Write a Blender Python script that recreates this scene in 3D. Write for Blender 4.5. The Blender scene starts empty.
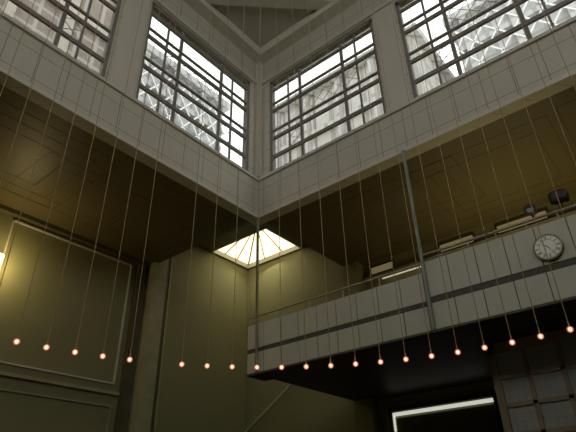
import bpy, bmesh, math
from mathutils import Vector, Matrix
ZC=1.6
ORI={}
def V(*a): return Vector(a)
# ---------------- materials ----------------
def mat(name,col,rough=.6,metal=0,var=.12,scale=3,bump=.0,emit=None,es=0,spec=.3):
    m=bpy.data.materials.new(name); m.use_nodes=True
    nt=m.node_tree; b=nt.nodes['Principled BSDF']
    b.inputs['Roughness'].default_value=rough; b.inputs['Metallic'].default_value=metal
    b.inputs['Specular IOR Level'].default_value=spec
    tc=nt.nodes.new('ShaderNodeNewGeometry'); n=nt.nodes.new('ShaderNodeTexNoise')
    n.inputs['Scale'].default_value=scale; n.inputs['Detail'].default_value=5
    nt.links.new(tc.outputs['Position'],n.inputs['Vector'])
    r=nt.nodes.new('ShaderNodeValToRGB')
    r.color_ramp.elements[0].position=.3; r.color_ramp.elements[1].position=.7
    r.color_ramp.elements[0].color=(*[c*(1-var) for c in col],1)
    r.color_ramp.elements[1].color=(*[min(1,c*(1+var)) for c in col],1)
    nt.links.new(n.outputs['Fac'],r.inputs['Fac']); nt.links.new(r.outputs['Color'],b.inputs['Base Color'])
    if bump:
        bp=nt.nodes.new('ShaderNodeBump'); bp.inputs['Strength'].default_value=bump
        nt.links.new(n.outputs['Fac'],bp.inputs['Height']); nt.links.new(bp.outputs['Normal'],b.inputs['Normal'])
    if emit:
        b.inputs['Emission Color'].default_value=(*emit,1); b.inputs['Emission Strength'].default_value=es
    return m
def gridmat(name,col,line,w,h,mort,rough=.5,ou=0,oz=0,var=.06,flat=False):
    m=mat(name,col,rough,var=var); nt=m.node_tree; b=nt.nodes['Principled BSDF']
    g=[n for n in nt.nodes if n.type=='NEW_GEOMETRY'][0]; r=[n for n in nt.nodes if n.type=='VALTORGB'][0]
    s=nt.nodes.new('ShaderNodeSeparateXYZ'); nt.links.new(g.outputs['Position'],s.inputs[0])
    a=nt.nodes.new('ShaderNodeMath'); a.operation='ADD'
    c=nt.nodes.new('ShaderNodeCombineXYZ')
    a2=nt.nodes.new('ShaderNodeMath'); a2.operation='ADD'; a2.inputs[1].default_value=ou
    z2=nt.nodes.new('ShaderNodeMath'); z2.operation='ADD'; z2.inputs[1].default_value=oz
    if flat:
        nt.links.new(s.outputs[0],a2.inputs[0]); nt.links.new(s.outputs[1],z2.inputs[0])
    else:
        nt.links.new(s.outputs[0],a.inputs[0]); nt.links.new(s.outputs[1],a.inputs[1])
        nt.links.new(a.outputs[0],a2.inputs[0]); nt.links.new(s.outputs[2],z2.inputs[0])
    nt.links.new(a2.outputs[0],c.inputs[0]); nt.links.new(z2.outputs[0],c.inputs[1])
    k=nt.nodes.new('ShaderNodeTexBrick'); k.offset=0; k.squash=1
    k.inputs['Scale'].default_value=1; k.inputs['Brick Width'].default_value=w; k.inputs['Row Height'].default_value=h
    k.inputs['Mortar Size'].default_value=mort; k.inputs['Mortar Smooth'].default_value=0
    k.inputs['Mortar'].default_value=(*line,1)
    nt.links.new(c.outputs[0],k.inputs['Vector'])
    nt.links.new(r.outputs['Color'],k.inputs['Color1']); nt.links.new(r.outputs['Color'],k.inputs['Color2'])
    nt.links.new(k.outputs['Color'],b.inputs['Base Color'])
    return m
def glassmat(name,tint=(.95,.97,.97),alpha=.95):
    m=bpy.data.materials.new(name); m.use_nodes=True; nt=m.node_tree; nt.nodes.clear()
    o=nt.nodes.new('ShaderNodeOutputMaterial'); t=nt.nodes.new('ShaderNodeBsdfTransparent'); g=nt.nodes.new('ShaderNodeBsdfGlossy')
    t.inputs['Color'].default_value=(*tint,1); g.inputs['Roughness'].default_value=.05
    x=nt.nodes.new('ShaderNodeMixShader'); x.inputs[0].default_value=1-alpha
    nt.links.new(t.outputs[0],x.inputs[1]); nt.links.new(g.outputs[0],x.inputs[2]); nt.links.new(x.outputs[0],o.inputs['Surface'])
    return m
def glowshell(name,col,st,fac):
    m=bpy.data.materials.new(name); m.use_nodes=True; nt=m.node_tree; nt.nodes.clear()
    o=nt.nodes.new('ShaderNodeOutputMaterial'); t=nt.nodes.new('ShaderNodeBsdfTransparent'); g=nt.nodes.new('ShaderNodeEmission')
    g.inputs['Color'].default_value=(*col,1); g.inputs['Strength'].default_value=st
    x=nt.nodes.new('ShaderNodeMixShader'); x.inputs[0].default_value=fac
    nt.links.new(t.outputs[0],x.inputs[1]); nt.links.new(g.outputs[0],x.inputs[2]); nt.links.new(x.outputs[0],o.inputs['Surface'])
    return m
OLIVE=mat('olive_plaster',(.245,.23,.115),.8,var=.06,scale=.8,bump=.02)
OLIVE_L=mat('pale_olive_trim',(.35,.33,.18),.6)
OLIVE_D=mat('dark_olive_paint',(.10,.09,.045),.6)
BAND=gridmat('pale_panel_band',(.52,.49,.40),(.23,.21,.165),.62,.64,.008,ou=.0,oz=-.03,var=.03)
WHITE=mat('offwhite_paint',(.57,.54,.45),.5,var=.03)
PANEL=mat('parapet_enamel',(.53,.525,.42),.42,var=.04)
JOINT=mat('panel_joint_olive',(.09,.085,.06),.6)
BROWN=mat('olive_brown_ceiling_paint',(.125,.100,.045),.5,var=.05,scale=.7,spec=.3)
BROWN_D=mat('dark_brown_line',(.070,.055,.027),.6)
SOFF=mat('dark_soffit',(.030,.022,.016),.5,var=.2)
DARK=mat('dark_metal',(.03,.03,.03),.4,metal=.3)
FRAME=mat('window_frame_paint',(.22,.205,.175),.5)
STEEL=mat('painted_steel',(.27,.29,.23),.35,var=.05)
RAIL=mat('warm_handrail',(.40,.36,.24),.4,var=.05)
LEAD=mat('leading',(.38,.37,.35),.5)
FLOOR=gridmat('stone_floor',(.22,.19,.15),(.08,.07,.06),.8,.8,.01,flat=True)
ROOFD=mat('upper_roof_dark',(.12,.115,.095),.8,var=.03)
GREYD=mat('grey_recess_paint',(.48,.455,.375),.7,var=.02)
GREYP=mat('grey_ceiling_paint',(.60,.57,.47),.7,var=.02)
GLASS=glassmat('clear_glass')
CORD=mat('cord',(.40,.28,.13),.55)
BRASS=mat('brass',(.35,.2,.1),.35,metal=.7)
BRONZE=mat('dark_brass_rim',(.16,.12,.06),.35,metal=.6)
NUM=mat('brown_numerals',(.12,.09,.05),.5)
BULB=mat('glowing_filament',(.4,.15,.08),.4,emit=(1,.58,.40),es=2.6)
SHELL=glowshell('orange_bulb_glass',(1,.30,.17),1.0,.36)
TUBE=mat('warm_tube',(1,.95,.7),.4,emit=(.95,.9,.6),es=.5)
TUBEW=mat('cool_tube',(1,1,.95),.4,emit=(.95,.94,.82),es=.6)
OPEN=mat('warm_lit_glass',(.25,.20,.10),.5,emit=(1,.78,.36),es=.13)
SKYG=mat('skylight_glass',(.9,.85,.7),.4,emit=(1,.91,.60),es=1.55,var=.1,scale=4)
SCON=mat('sconce_glass',(.9,.85,.6),.4,emit=(1,.78,.33),es=3.5)
FACE=mat('clock_face_cream',(1,.98,.88),.5,var=.02)
RATT=gridmat('wired_glass',(.33,.35,.31),(.27,.28,.24),.14,.14,.005,rough=.22)
LATT=mat('brown_wood_frame',(.25,.20,.12),.5)
RIB=mat('skylight_rib_paint',(.55,.45,.27),.5)
BRICK=gridmat('brown_stone',(.24,.20,.165),(.38,.35,.31),.9,1.4,.08,var=.2)
FACADE=gridmat('grey_facade',(.46,.46,.45),(.30,.31,.31),1.2,1.7,.10,var=.06)
FACADE2=gridmat('cream_facade',(.60,.58,.54),(.40,.38,.35),1.2,1.7,.12,var=.06)
FACADE3=gridmat('pale_facade',(.54,.54,.52),(.38,.38,.37),1.3,1.7,.12,var=.06)
CROSS=mat('pale_steel_cross_bracing',(.86,.86,.84),.6)
STONE=mat('pale_stone_rib',(.42,.38,.33),.7)
# ---------------- mesh builder ----------------
class M:
    def __init__(s): s.bm=bmesh.new()
    def box(s,x0,x1,y0,y1,z0,z1):
        mt=Matrix.Translation(((x0+x1)/2,(y0+y1)/2,(z0+z1)/2))@Matrix.Diagonal((abs(x1-x0),abs(y1-y0),abs(z1-z0),1))
        bmesh.ops.create_cube(s.bm,size=1,matrix=mt); return s
    def bar(s,p0,p1,w,h,n=None):
        p0=Vector(p0);p1=Vector(p1);d=p1-p0;L=d.length;d.normalize()
        n=Vector(n) if n else (V(0,0,1) if abs(d.z)<.95 else V(1,0,0))
        sx=d.cross(n).normalized(); nn=sx.cross(d).normalized()
        R=Matrix((d,sx,nn)).transposed().to_4x4()
        bmesh.ops.create_cube(s.bm,size=1,matrix=Matrix.Translation((p0+p1)/2)@R@Matrix.Diagonal((L,w,h,1))); return s
    def cyl(s,p0,p1,r0,r1=None,seg=16):
        p0=Vector(p0);p1=Vector(p1);d=p1-p0
        q=d.to_track_quat('Z','Y').to_matrix().to_4x4()
        bmesh.ops.create_cone(s.bm,cap_ends=True,segments=seg,radius1=r0,radius2=r0 if r1 is None else r1,depth=d.length,matrix=Matrix.Translation((p0+p1)/2)@q); return s
    def sph(s,c,r,sc=(1,1,1)):
        bmesh.ops.create_uvsphere(s.bm,u_segments=16,v_segments=10,radius=r,matrix=Matrix.Translation(c)@Matrix.Diagonal((*sc,1))); return s
    def poly(s,pts,th=None):
        vs=[s.bm.verts.new(p) for p in pts]; f=s.bm.faces.new(vs)
        if th:
            r=bmesh.ops.extrude_face_region(s.bm,geom=[f]); 
            bmesh.ops.translate(s.bm,verts=[v for v in r['geom'] if isinstance(v,bmesh.types.BMVert)],vec=th)
        return s
    def done(s,name,m,parent=None,bevel=0,label=None,cat=None,struct=False,smooth=False,origin=None,seg=2):
        bm=s.bm
        if parent is not None: o=ORI[parent.name]
        elif origin is not None: o=Vector(origin)
        else:
            xs=[v.co for v in bm.verts]
            o=Vector([(min(c[i] for c in xs)+max(c[i] for c in xs))/2 for i in range(3)]); o.z=min(c.z for c in xs)
        bmesh.ops.recalc_face_normals(bm,faces=bm.faces[:])
        bmesh.ops.translate(bm,verts=bm.verts[:],vec=-o)
        me=bpy.data.meshes.new(name); bm.to_mesh(me); bm.free(); me.materials.append(m)
        if smooth:
            for p in me.polygons: p.use_smooth=True
        ob=bpy.data.objects.new(name,me); bpy.context.collection.objects.link(ob)
        if parent is not None: ob.parent=parent
        else: ob.location=o+V(0,0,ZC)
        ORI[ob.name]=o
        if bevel:
            bv=ob.modifiers.new('b','BEVEL'); bv.width=bevel; bv.segments=seg
        if label: ob['label']=label
        if cat: ob['category']=cat
        if struct: ob['kind']='structure'
        return ob
def empty(name,loc,label,cat,struct=False,group=None):
    e=bpy.data.objects.new(name,None); bpy.context.collection.objects.link(e); e.empty_display_size=.1
    ORI[e.name]=Vector(loc); e.location=Vector(loc)+V(0,0,ZC); e['label']=label; e['category']=cat
    if struct: e['kind']='structure'
    if group: e['group']=group
    return e
# ---------------- key planes (relative to eye) ----------------
XE,YN=8.86,8.09
XB,YB=13.35,12.7
XW,YS=-5.0,-5.77
XO,YO=-9.5,-10.3
ZR=7.15; ZB=8.62; ZSILL=8.43; ZHEAD=12.0; ZT=14.7; ZF=-ZC; T=.3
M().box(XO-T,XB+T,YO-T,YB+T,ZF-.2,ZF).done('floor',FLOOR,struct=True,label='stone tiled hall floor',cat='floor')
M().box(XO-T,XB+T,YB,YB+T,ZF,ZB+1.4).done('wall_north',OLIVE,struct=True,label='olive green plastered hall wall',cat='wall')
M().box(XB,XB+T,YO-T,YB,ZF,ZB+1.4).done('wall_east',OLIVE,struct=True,label='olive green plastered wall behind the balcony',cat='wall')
M().box(XO-T,XO,YO,YB,ZF,ZR+.3).done('wall_west',OLIVE,struct=True,label='olive green plastered wall',cat='wall')
M().box(XO-T,XB,YO-T,YO,ZF,ZR+.3).done('wall_south',OLIVE,struct=True,label='olive green plastered wall',cat='wall')
c=M().box(XO,XE,YN+T,YB,ZR,ZR+.25).box(XE+T,XB,YO,YN,ZR,ZR+.25).box(XO,XW-T,YO,YN+T,ZR,ZR+.25).box(XW-T,XE+T,YO,YS-T,ZR,ZR+.25)
c.done('ceiling',BROWN,struct=True,label='olive brown low ceiling with inlaid lines',cat='ceiling')
sx0,sx1,sy0,sy1=11.35,13.3,10.0,12.64
c=M().box(XE+T,sx0,YN+T,YB,ZB,ZB+.15).box(sx0,XB,YN+T,sy0,ZB,ZB+.15).box(sx1,XB,sy0,YB,ZB,ZB+.15).box(sx0,sx1,sy1,YB,ZB,ZB+.15)
c.done('ceiling_bay',BROWN,struct=True,label='raised brown ceiling of the corner bay',cat='ceiling')
M().box(XE-.0,XE+.15,YN+T,YB,ZR+.25,ZB+.2).box(XE+T,XB,YN-.0,YN+.15,ZR+.25,ZB+.2).done('wall_bay',OLIVE_D,struct=True,label='upstand around the raised corner bay',cat='wall')
wn=[(4.65,8.48),(0.02,3.85),(-4.6,-.78)]
we=[(3.92,7.68),(-.62,3.2),(-5.2,-1.35)]
def lantern(name,along,wins,a0,a1,p0,p1):
    m=M()
    def bx(u0,u1,z0,z1):
        if along=='x': m.box(u0,u1,p0,p1,z0,z1)
        else: m.box(p0,p1,u0,u1,z0,z1)
    bx(a0,a1,ZR-.02,ZSILL); bx(a0,a1,ZHEAD,ZT)
    e=sorted(wins); u=a0
    for w in e:
        bx(u,w[0],ZSILL,ZHEAD); u=w[1]
    bx(u,a1,ZSILL,ZHEAD)
    return m.done(name,BAND,struct=True,label='pale panelled wall of the raised window lantern',cat='wall')
lantern('wall_upper_north','x',wn,XW,XE+T,YN,YN+T)
lantern('wall_upper_east','y',we,YS,YN,XE,XE+T)
lantern('wall_upper_south','x',wn,XW,XE,YS-T,YS)
lantern('wall_upper_west','y',we,YS-T,YN+T,XW-T,XW)
n=1
def trim(m,ma,label):
    global n
    o=m.done('trim_%d'%n,ma,struct=True,label=label,cat='trim'); n+=1; return o
trim(M().box(XW,XE-.05,YN-.05,YN,ZR-.04,ZR+.06).box(XE-.05,XE,YS,YN,ZR-.04,ZR+.06),WHITE,'slim pale lip under the panel band')
trim(M().box(XW,XE-.06,YN-.06,YN,ZSILL-.09,ZSILL).box(XE-.06,XE,YS,YN,ZSILL-.09,ZSILL),WHITE,'pale window sill moulding')
trim(M().box(XW,XE-.06,YN-.06,YN,ZHEAD+.03,ZHEAD+.16).box(XE-.06,XE,YS,YN,ZHEAD+.03,ZHEAD+.16),WHITE,'pale moulding over the windows')
trim(M().box(XE-.14,XE,YN-.14,YN,ZSILL,13.05),WHITE,'pale corner post between the window walls')
m=M()
m.box(3.93,4.57,YN-.04,YN,ZSILL,ZHEAD); m.box(XE-.04,XE,3.27,3.85,ZSILL,ZHEAD); trim(m,WHITE,'smooth pale piers between the windows')
M().box(XW-T,XE+T,YS-T,YN+T,ZT,ZT+.2).done('ceiling_upper',ROOFD,struct=True,label='dark recessed upper roof of the lantern',cat='ceiling')
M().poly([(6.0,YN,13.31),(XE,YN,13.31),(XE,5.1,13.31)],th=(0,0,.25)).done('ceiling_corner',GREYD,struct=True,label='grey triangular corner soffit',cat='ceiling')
trim(M().bar((5.75,YN-.1,13.35),(XE-.1,4.85,13.35),.34,.35),GREYP,'broad pale diagonal roof beam across the corner')
trim(M().box(XW,XE,YN-.36,YN,12.98,13.3).box(XE-.36,XE,YS,YN-.36,12.98,13.3),GREYP,'broad grey cornice beams at the lantern top')
# ---------------- windows ----------------
def window(i,along,u0,u1,p,sgn,detail=True):
    P=lambda u,z,o=0:(u,p+sgn*o,z) if along=='x' else (p+sgn*o,u,z)
    nrm=(0,1,0) if along=='x' else (1,0,0)
    e=empty('window_%d'%i,P((u0+u1)/2,ZSILL),'large gridded lantern window with brown-grey glazing bars','window',True)
    z0,z1=ZSILL,ZHEAD; W=u1-u0;H=z1-z0; f=.09
    m=M()
    for (a,b) in [((u0,z0+f/2),(u1,z0+f/2)),((u0,z1-f/2),(u1,z1-f/2)),((u0+f/2,z0),(u0+f/2,z1)),((u1-f/2,z0),(u1-f/2,z1))]:
        m.bar(P(*a,.12),P(*b,.12),f,.12,nrm)
    m.done('window_frame',FRAME,e)
    m=M()
    for fu,w in [(.18,.05),(.30,.09),(.70,.09),(.82,.05)]:
        m.bar(P(u0+fu*W,z0,.12),P(u0+fu*W,z1,.12),w,.05,nrm)
    for fz,w in [(.17,.11),(.36,.11),(.44,.06),(.66,.11),(.74,.06),(.90,.10)]:
        m.bar(P(u0,z0+fz*H,.10),P(u1,z0+fz*H,.10),w,.06,nrm)
    m.done('glazing_bars',FRAME,e)
    m=M(); a=P(u0+f,z0+f,.15); b=P(u1-f,z1-f,.156)
    m.box(a[0],b[0],a[1],b[1],a[2],b[2]); m.done('glass_pane',GLASS,e)
    if detail:
        m=M()
        def dia(fu0,fu1,fz0,fz1,k,l):
            for a in range(k):
                for b in range(l):
                    ua=u0+(fu0+(fu1-fu0)*a/k)*W; ub=u0+(fu0+(fu1-fu0)*(a+1)/k)*W
                    za=z0+(fz0+(fz1-fz0)*b/l)*H; zb=z0+(fz0+(fz1-fz0)*(b+1)/l)*H
                    um=(ua+ub)/2; zm=(za+zb)/2
                    for q,r in [((um,za),(ub,zm)),((ub,zm),(um,zb)),((um,zb),(ua,zm)),((ua,zm),(um,za))]:
                        m.bar(P(*q,.17),P(*r,.17),.014,.01,nrm)
        dia(.30,.70,.44,.66,4,2); dia(.70,.82,.17,.36,1,2); dia(.18,.30,.44,.66,1,2)
        m.done('leaded_lattice',LEAD,e)
i=1
for w in wn[:2]: window(i,'x',w[0],w[1],YN,1); i+=1
for w in we[:2]: window(i,'y',w[0],w[1],XE,1); i+=1
for w in wn[2:]: window(i,'x',w[0],w[1],YN,1,False); i+=1
for w in we[2:]: window(i,'y',w[0],w[1],XE,1,False); i+=1
# ---------------- outside buildings ----------------
def building(x0,x1,y0,y1,z1,ma,label,side,rs=2.4,rm=None,cross=False):
    e=empty('building',((x0+x1)/2,(y0+y1)/2,ZF),label,'building')
    M().box(x0,x1,y0,y1,ZF,z1).done('facade',ma,e)
    M().box(x0-.4,x1+.4,y0-.4,y1+.4,z1,z1+.6).done('cornice',rm or ma,e)
    m=M(); x=M()
    P=(lambda u,z,o: (u,y0-o,z)) if side=='s' else (lambda u,z,o:(x0-o,u,z))
    nrm=(0,1,0) if side=='s' else (1,0,0)
    z=10
    u0=x0 if side=='s' else y0; ue=x1 if side=='s' else y1
    while z<z1:
        m.bar(P(u0,z,.12),P(ue,z,.12),.4,.25,nrm)
        if cross:
            u=u0
            while u<ue-.3:
                for q in (0,1):
                    za=z+1.7*q; zb=za+1.7
                    if za<16.5 or zb>z1: continue
                    x.bar(P(u,za,.3),P(min(ue,u+rs/2),zb,.3),.09,.06,nrm); x.bar(P(u,zb,.3),P(min(ue,u+rs/2),za,.3),.09,.06,nrm)
                u+=rs/2
        z+=3.4
    u=u0
    while u<ue:
        m.bar(P(u+.3,8,.15),P(u+.3,z1,.15),.4,.3,nrm); u+=rs
    m.done('facade_ribs',rm or ma,e)
    if cross: x.done('cross_bracing',CROSS,e)
    else: x.bm.free()
building(-6,8.3,17,24,30,BRICK,'brown stone building with pale ribs','s',2.3,STONE)
building(9.5,19,21,28,26.0,FACADE,'grey facade with pale crossed lattice','s',2.4,None,True)
building(20,28,6.5,17,23.4,FACADE2,'cream coloured stone building','w',2.4)
building(23,30,-9,5,26.0,FACADE3,'pale facade with crossed lattice','w',2.6,None,True)
# ---------------- ceiling line patterns ----------------
def rings(cx,cy,hx,hy,steps):
    m=M(); w=.015
    for k in range(steps):
        a=hx-.42*k; b=hy-.36*k
        if min(a,b)<.15: break
        z0,z1=ZR-.004,ZR+.002
        m.box(cx-a,cx+a,cy+b-w,cy+b,z0,z1).box(cx-a,cx+a,cy-b,cy-b+w,z0,z1).box(cx-a,cx-a+w,cy-b,cy+b,z0,z1).box(cx+a-w,cx+a,cy-b,cy+b,z0,z1)
    return m
for cx,cy,hx,hy,k in [(3.2,10.3,1.8,1.5,3),(5.2,10.7,1.5,1.1,2),(7.2,10.3,1.2,1.6,2),(-.6,10.3,1.6,1.5,3)]+[(11.2,2.4,1.5,1.6,2),(10.8,4.4,1.1,1.5,2),(11.2,6.3,1.5,1.2,1),(11.1,-1,1.5,1.6,2)]:
    trim(rings(cx,cy,hx,hy,k),BROWN_D,'large overlapping dark rectangles inlaid on the ceiling')
# ---------------- wall mouldings ----------------
def frame_n(x0,x1,z0,z1,w=.04,d=.05):
    return M().box(x0,x1,YB-d,YB,z1-w,z1).box(x0,x1,YB-d,YB,z0,z0+w).box(x0,x0+w,YB-d,YB,z0,z1).box(x1-w,x1,YB-d,YB,z0,z1)
for a,b in [(4.45,8.15),(.2,4.0)]:
    trim(frame_n(a,b,3.35,6.95),WHITE,'thin pale panel moulding on the wall')
    trim(frame_n(a,b,-.5,2.8),OLIVE_L,'thin pale olive panel moulding on the wall')
trim(M().box(XO,8.3,YB-.10,YB,3.08,3.16),OLIVE_L,'pale olive ledge between wall panels')
trim(M().box(XO,XE,YB-.18,YB,ZR-.12,ZR),OLIVE_D,'dark cornice under the ceiling')
trim(M().box(8.34,8.6,YB-.16,YB,ZF,ZR),OLIVE_D,'dark olive wall pier')
trim(M().box(8.72,9.22,YB-.40,YB,ZF,ZR+1.4),OLIVE_L,'pale olive wall pier at the bay')
trim(M().box(9.36,9.44,YB-.20,YB,ZF,ZB),OLIVE_D,'dark slim vertical wall stripe')
trim(M().box(9.56,9.63,YB-.10,YB,ZF,ZB),OLIVE_L,'slim pale vertical wall bead')
trim(M().box(XB-.4,XB,7.55,8.09,ZF,ZR),OLIVE,'olive wall pier behind the balcony')
trim(M().box(XB-.14,XB,YO,7.55,6.51,6.62),OLIVE_L,'pale moulding along the balcony wall')
wi=10
for a,b in [(6.5,7.25),(3.9,4.9),(1.9,3.2),(-.6,.8)]:
    e=empty('window_%d'%wi,(XB,(a+b)/2,6.66),'small softly lit opening high behind the balcony','window',True); wi+=1
    M().box(XB-.03,XB-.01,a,b,6.72,6.94).done('glass_pane',OPEN,e)
    M().box(XB-.04,XB,a-.05,b+.05,6.67,6.72).box(XB-.04,XB,a-.05,b+.05,6.94,6.99).box(XB-.04,XB,a-.05,a,6.68,6.98).box(XB-.04,XB,b,b+.05,6.68,6.98).done('window_frame',OLIVE_D,e)
# ---------------- skylight ----------------
e=empty('window_9',((sx0+sx1)/2,(sy0+sy1)/2,ZB),'recessed pyramid skylight with ribs and glowing cream glass','skylight',True)
zs=ZB+.16
ap=V((sx0+sx1)/2,(sy0+sy1)/2,ZB+1.15)
cs=[V(sx0,sy0,zs),V(sx1,sy0,zs),V(sx1,sy1,zs),V(sx0,sy1,zs)]
m=M()
for k in range(4): m.poly([cs[k],cs[(k+1)%4],ap])
m.done('glass_pane',SKYG,e)
m=M(); dz=V(0,0,.03)
for k in range(4):
    m.bar(cs[k]-dz,ap-dz,.055,.05)
    for t in (.33,.67):
        p=cs[k].lerp(cs[(k+1)%4],t); m.bar(p-dz,p.lerp(ap,.93)-dz,.035,.04)
m.done('skylight_rib',RIB,e)
m=M()
for k in range(4): m.bar(cs[k]-V(0,0,.08),cs[(k+1)%4]-V(0,0,.08),.06,.18)
m.done('skylight_frame',WHITE,e)
# ---------------- balcony ----------------
YE=8.36; YP=3.7; YR=-6
e=empty('balcony',(11,2,2.95),'balcony with two tiers of pale parapet panels and dark soffit','balcony')
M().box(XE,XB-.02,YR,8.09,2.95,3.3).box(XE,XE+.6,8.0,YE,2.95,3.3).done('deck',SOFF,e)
M().box(XE-.02,XE+.03,YP,YE,2.98,4.14).box(XE-.02,XE+.03,YR,YP,2.98,4.35).done('parapet_backing',JOINT,e)
def tier(y0,y1,nn,z0,z1,name):
    for k in range(nn):
        a=y0+(y1-y0)*k/nn+.009; b=y0+(y1-y0)*(k+1)/nn-.009
        M().box(XE-.035,XE-.02,a,b,z0,z1).done(name,PANEL,e)
tier(YP,YE,9,3.57,4.15,'parapet_panel'); tier(YP,YE,9,3.0,3.46,'fascia_panel')
tier(YR,YP,18,3.63,4.36,'parapet_panel'); tier(YR,YP,18,3.0,3.50,'fascia_panel')
M().box(XE-.05,XE+.05,YR,YE,2.95,2.99).done('fascia_rail',OLIVE_D,e)
m=M().cyl((XE,YP,4.36),(XE,YE,4.36),.024).cyl((XE+.1,YR,4.58),(XE+.1,YP,4.58),.026).cyl((XE+.1,YR,4.47),(XE+.1,YP,4.47),.012)
for k in range(6): y=YP+.05+k*(YE-YP-.1)/5; m.cyl((XE,y,4.0),(XE,y,4.36),.014)
for k in range(18): y=YR+.1+k*.54; m.cyl((XE+.1,y,3.25),(XE+.1,y,4.58),.012)
m.done('handrail',RAIL,e)
m=M().box(XE+.03,XE+.6,YE-.04,YE,3.3,4.1); m.done('end_parapet',PANEL,e)
def column(x,y,z0,z1,r,label):
    e=empty('steel_column',(x,y,z0),label,'column')
    M().box(x-r,x+r,y-r*.35,y+r*.35,z0,z1).done('shaft',STEEL,e)
    M().box(x-r,x-r*.6,y-r,y+r,z0,z1).box(x+r*.6,x+r,y-r,y+r,z0,z1).done('flange',STEEL,e)
    M().box(x-r*1.3,x+r*1.3,y-r*1.3,y+r*1.3,z1-.03,z1).done('cap_plate',STEEL,e)
column(XE-.09,YP-.07,3.0,ZR-.04,.028,'tall pale steel column rising past the balcony parapet')
column(XE-.08,8.02,3.0,ZR-.04,.026,'slim steel hanger at the balcony end')
# ---------------- sloping wall handrail ----------------
e=empty('stair_handrail',(XB,11,2.5),'thin sloping stair handrail fixed to the olive wall','handrail')
A=V(XB-.08,12.6,2.62); B=V(XB-.08,8.6,5.1)
M().cyl(A,B,.030).done('rail',WHITE,e)
for k in range(5):
    p=A.lerp(B,.05+.9*k/4); M().cyl(p,(XB,p.y,p.z-.06),.014).done('rail_bracket',STEEL,e)
# ---------------- lattice partition ----------------
e=empty('door_1',(10.3,.6,ZF),'brown framed glazed partition with wired glass panes','door',True)
x=10.3; y1=3.25; y0=-2.15; z0=ZF; z1=2.94
m=M()
m.box(x-.06,x+.06,y1-.14,y1,z0,z1).box(x-.06,x+.06,y0,y0+.1,z0,z1).box(x-.06,x+.06,y0,y1,z1-.20,z1)
for k in range(1,9): y=y1-.06-.60*k; m.box(x-.05,x+.05,y-.04,y+.04,z0,z1)
for k in range(1,9): z=z1-.16-.50*k; m.box(x-.05,x+.05,y0,y1,z-.035,z+.035)
m.done('door_frame',LATT,e)
M().box(x-.01,x+.01,y0,y1,z0,z1-.1).done('glass_pane',RATT,e)
e=empty('door_2',(XB-.1,5.7,ZF),'dark framed doorway with a bright strip above','door',True)
M().box(XB-.1,XB,7.1,7.2,ZF,2.6).box(XB-.1,XB,4.2,4.3,ZF,2.6).box(XB-.1,XB,4.2,7.2,2.56,2.66).done('door_frame',SOFF,e)
M().box(XB-.06,XB-.02,4.3,7.0,ZF,2.38).done('door_leaf',OLIVE_D,e)
M().box(XB-.09,XB-.03,4.32,7.08,2.44,2.525).box(XB-.09,XB-.03,7.04,7.08,2.05,2.44).done('light_strip',TUBEW,e)
# ---------------- tube lamps balcony ----------------
def tubelamp(y0,y1,x,z):
    e=empty('tube_lamp',(x,(y0+y1)/2,z),'long slim fluorescent lamp glowing on the balcony wall','lamp',group='fluorescent lamps along the balcony wall')
    M().box(x-.02,XB+.005,y0,y1,z,z+.06).done('lamp_housing',WHITE,e)
    M().cyl((x-.0,y0+.05,z-.015),(x-.0,y1-.05,z-.015),.018).done('lamp_tube',TUBE,e)
for k in range(4): tubelamp(5.2-1.75*k,6.9-1.75*k,XB-.12,6.45)
# ---------------- wall sconce ----------------
x,y,z=4.3,YB,5.6
e=empty('wall_lamp',(x,y,z),'glowing frosted glass wall lamp on a brass bracket','lamp')
M().box(x-.06,x+.06,y-.03,y,z-.2,z+.2).cyl((x,y,z-.2),(x,y-.2,z-.22),.02).done('bracket',BRASS,e)
M().cyl((x,y-.2,z-.2),(x,y-.2,z+.2),.10,.13,24).done('lamp_shade',SCON,e)
# ---------------- clock ----------------
cx,cy,cz,R=XE-.055,1.39,3.9,.238
e=empty('wall_clock',(cx,cy,cz),'round clock with roman numerals mounted on the balcony parapet','clock')
M().cyl((XE-.036,cy,cz),(cx-.05,cy,cz),R,R,40).done('clock_case',BRONZE,e,bevel=.01)
M().cyl((cx-.05,cy,cz),(cx-.055,cy,cz),R*.89,R*.89,40).done('clock_face',FACE,e)
rom=['XII','I','II','III','IIII','V','VI','VII','VIII','IX','X','XI']
xf=cx-.057
def toW(u,v): return (xf,cy-u,cz+v)
for k,s in enumerate(rom):
    m=M()
    a=math.radians(30*k); r=R*.71
    dv=Vector((math.sin(a),math.cos(a))); tv=Vector((math.cos(a),-math.sin(a)))
    wd={'I':.011,'V':.022,'X':.022}; tot=sum(wd[c] for c in s); u=-tot/2; h=.030
    for ch in s:
        c0=u+wd[ch]/2; q=wd[ch]*.36
        def P(t,v): 
            p=dv*(r+v)+tv*t; return toW(p.x,p.y)
        if ch=='I': m.bar(P(c0,-h),P(c0,h),.005,.003,(1,0,0))
        if ch=='V': m.bar(P(c0-q,h),P(c0,-h),.005,.003,(1,0,0)); m.bar(P(c0+q,h),P(c0,-h),.003,.003,(1,0,0))
        if ch=='X': m.bar(P(c0-q,h),P(c0+q,-h),.005,.003,(1,0,0)); m.bar(P(c0+q,h),P(c0-q,-h),.003,.003,(1,0,0))
        u+=wd[ch]
    m.done('numeral',NUM,e)
for rr in (.55,.86):
    m=M()
    for k in range(60):
        a=math.radians(6*k); b2=math.radians(6*k+6)
        m.bar(toW(math.sin(a)*R*rr,math.cos(a)*R*rr),toW(math.sin(b2)*R*rr,math.cos(b2)*R*rr),.004,.003,(1,0,0))
    m.done('dial_ring',NUM,e)
xf-=.004
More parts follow.
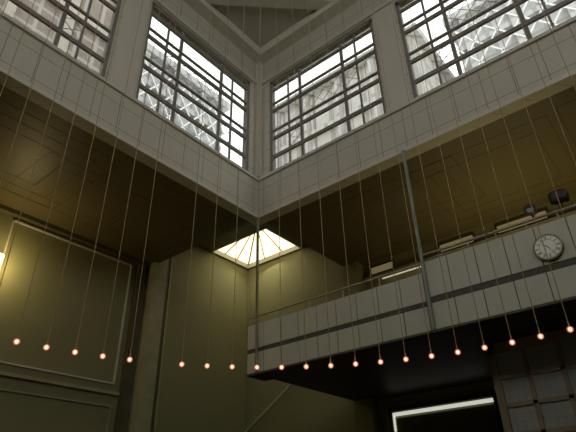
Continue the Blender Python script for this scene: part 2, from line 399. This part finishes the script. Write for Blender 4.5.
def hand(a,l,w): 
    a=math.radians(a); m=M().bar(toW(-math.sin(a)*.03,-math.cos(a)*.03),toW(math.sin(a)*l,math.cos(a)*l),w,.004,(1,0,0)); return m
hand(312,.09,.010).done('hour_hand',DARK,e); hand(150,.15,.007).done('minute_hand',DARK,e)
# ---------------- loudspeaker, spotlight ----------------
x,y,z=XE+.1,1.02,4.608
e=empty('loudspeaker',(x,y,z),'dark rounded loudspeaker standing on the balcony rail','loudspeaker')
M().cyl((x,y,z),(x,y,z+.1),.03).done('speaker_foot',SOFF,e)
M().box(x-.10,x+.12,y-.17,y+.15,z+.09,z+.36).done('speaker_cabinet',SOFF,e,bevel=.09,seg=5)
M().cyl((x-.112,y-.01,z+.225),(x-.10,y-.01,z+.225),.07,.07,24).done('speaker_cone',DARK,e)
x,y,z=XE+.1,1.50,4.608
e=empty('spotlight',(x,y,z),'dark round spotlight standing on the balcony rail','lamp')
M().cyl((x,y,z),(x,y,z+.08),.018).done('spotlight_stem',DARK,e)
M().cyl((x+.09,y,z+.16),(x-.09,y,z+.13),.08,.11,24).done('spotlight_head',DARK,e)
M().cyl((x-.09,y,z+.13),(x-.095,y,z+.13),.06,.06,20).done('spotlight_lens',STEEL,e)
# ---------------- pendant ring ----------------
H=2.1; pc=V(1.2*H,.9*H,H); PR=2.35*H
a0=math.atan2(2.581-.9,2.832-1.2)
p0=pc+V(PR*math.cos(a0),PR*math.sin(a0),0)
base=empty('pendant_light',p0,'bare glowing orange bulb on a very long thin cord','pendant lamp',group='ring of bare bulbs on long cords')
cord=M().cyl(p0+V(0,0,.10),V(p0.x,p0.y,ZT),.0062,seg=6).done('cord',CORD,base)
sock=M().cyl(p0+V(0,0,.034),p0+V(0,0,.10),.016,.010,12).cyl(p0+V(0,0,.032),p0+V(0,0,.038),.022,.022,16).done('socket',BRASS,base)
blb=M().sph(p0,.042,(1,1,1.0)).done('bulb',SHELL,base,smooth=True)
fil=M().sph(p0,.024,(1,1,1.1)).done('filament',BULB,base,smooth=True)
st=math.radians(4.47)
for k in range(-15,14):
    if k in (0,4): continue
    a=a0+st*k
    ne=base.copy(); ne.location=(pc.x+PR*math.cos(a),pc.y+PR*math.sin(a),pc.z+ZC); bpy.context.collection.objects.link(ne)
    for pr in (cord,sock,blb,fil):
        q=pr.copy(); q.parent=ne; bpy.context.collection.objects.link(q)
# ---------------- lights ----------------
def area(name,loc,target,sx,sy,en,col):
    l=bpy.data.lights.new(name,'AREA'); l.shape='RECTANGLE'; l.size=sx; l.size_y=sy; l.energy=en; l.color=col
    o=bpy.data.objects.new(name,l); bpy.context.collection.objects.link(o); o.location=Vector(loc)+V(0,0,ZC)
    o.rotation_euler=(Vector(target)-Vector(loc)).to_track_quat('-Z','Y').to_euler(); return o
def point(name,loc,en,col,r=.1):
    l=bpy.data.lights.new(name,'POINT'); l.energy=en; l.color=col; l.shadow_soft_size=r
    o=bpy.data.objects.new(name,l); bpy.context.collection.objects.link(o); o.location=Vector(loc)+V(0,0,ZC); return o
area('daylight_south',(2,YS-.5,10.4),(2,YN,9.5),12,3.2,40,(1,.96,.86))
area('daylight_west',(XW-.5,1.2,10.4),(XE,1.2,9.5),12,3.2,40,(1,.96,.86))
area('balcony_uplight',(11.8,2.2,3.9),(11.8,2.2,7.1),.9,3.5,46,(1,.82,.40))
area('skylight_daylight',(12.3,11.3,8.5),(11.2,10.5,0),1.7,2.2,24,(1,.95,.68))
point('sconce_glow',(4.3,YB-.5,5.6),50,(1,.78,.36),.15)
wd=bpy.data.worlds.new('w'); bpy.context.scene.world=wd; wd.use_nodes=True
bg=wd.node_tree.nodes['Background']; bg.inputs['Color'].default_value=(1,.99,.965,1); bg.inputs['Strength'].default_value=2.0
# ---------------- camera ----------------
cd=bpy.data.cameras.new('cam'); cam=bpy.data.objects.new('cam',cd); bpy.context.collection.objects.link(cam)
cd.sensor_width=36; cd.lens=32; cd.clip_start=.05
r=V(.6323,-.7743,-.0221).normalized(); b=-V(.6709,.5333,.5150).normalized(); u=b.cross(r).normalized(); r=u.cross(b)
Mx=Matrix((r,u,b)).transposed().to_4x4(); Mx.translation=(0,0,ZC); cam.matrix_world=Mx
bpy.context.scene.camera=cam
bpy.context.scene.view_settings.view_transform='Standard'
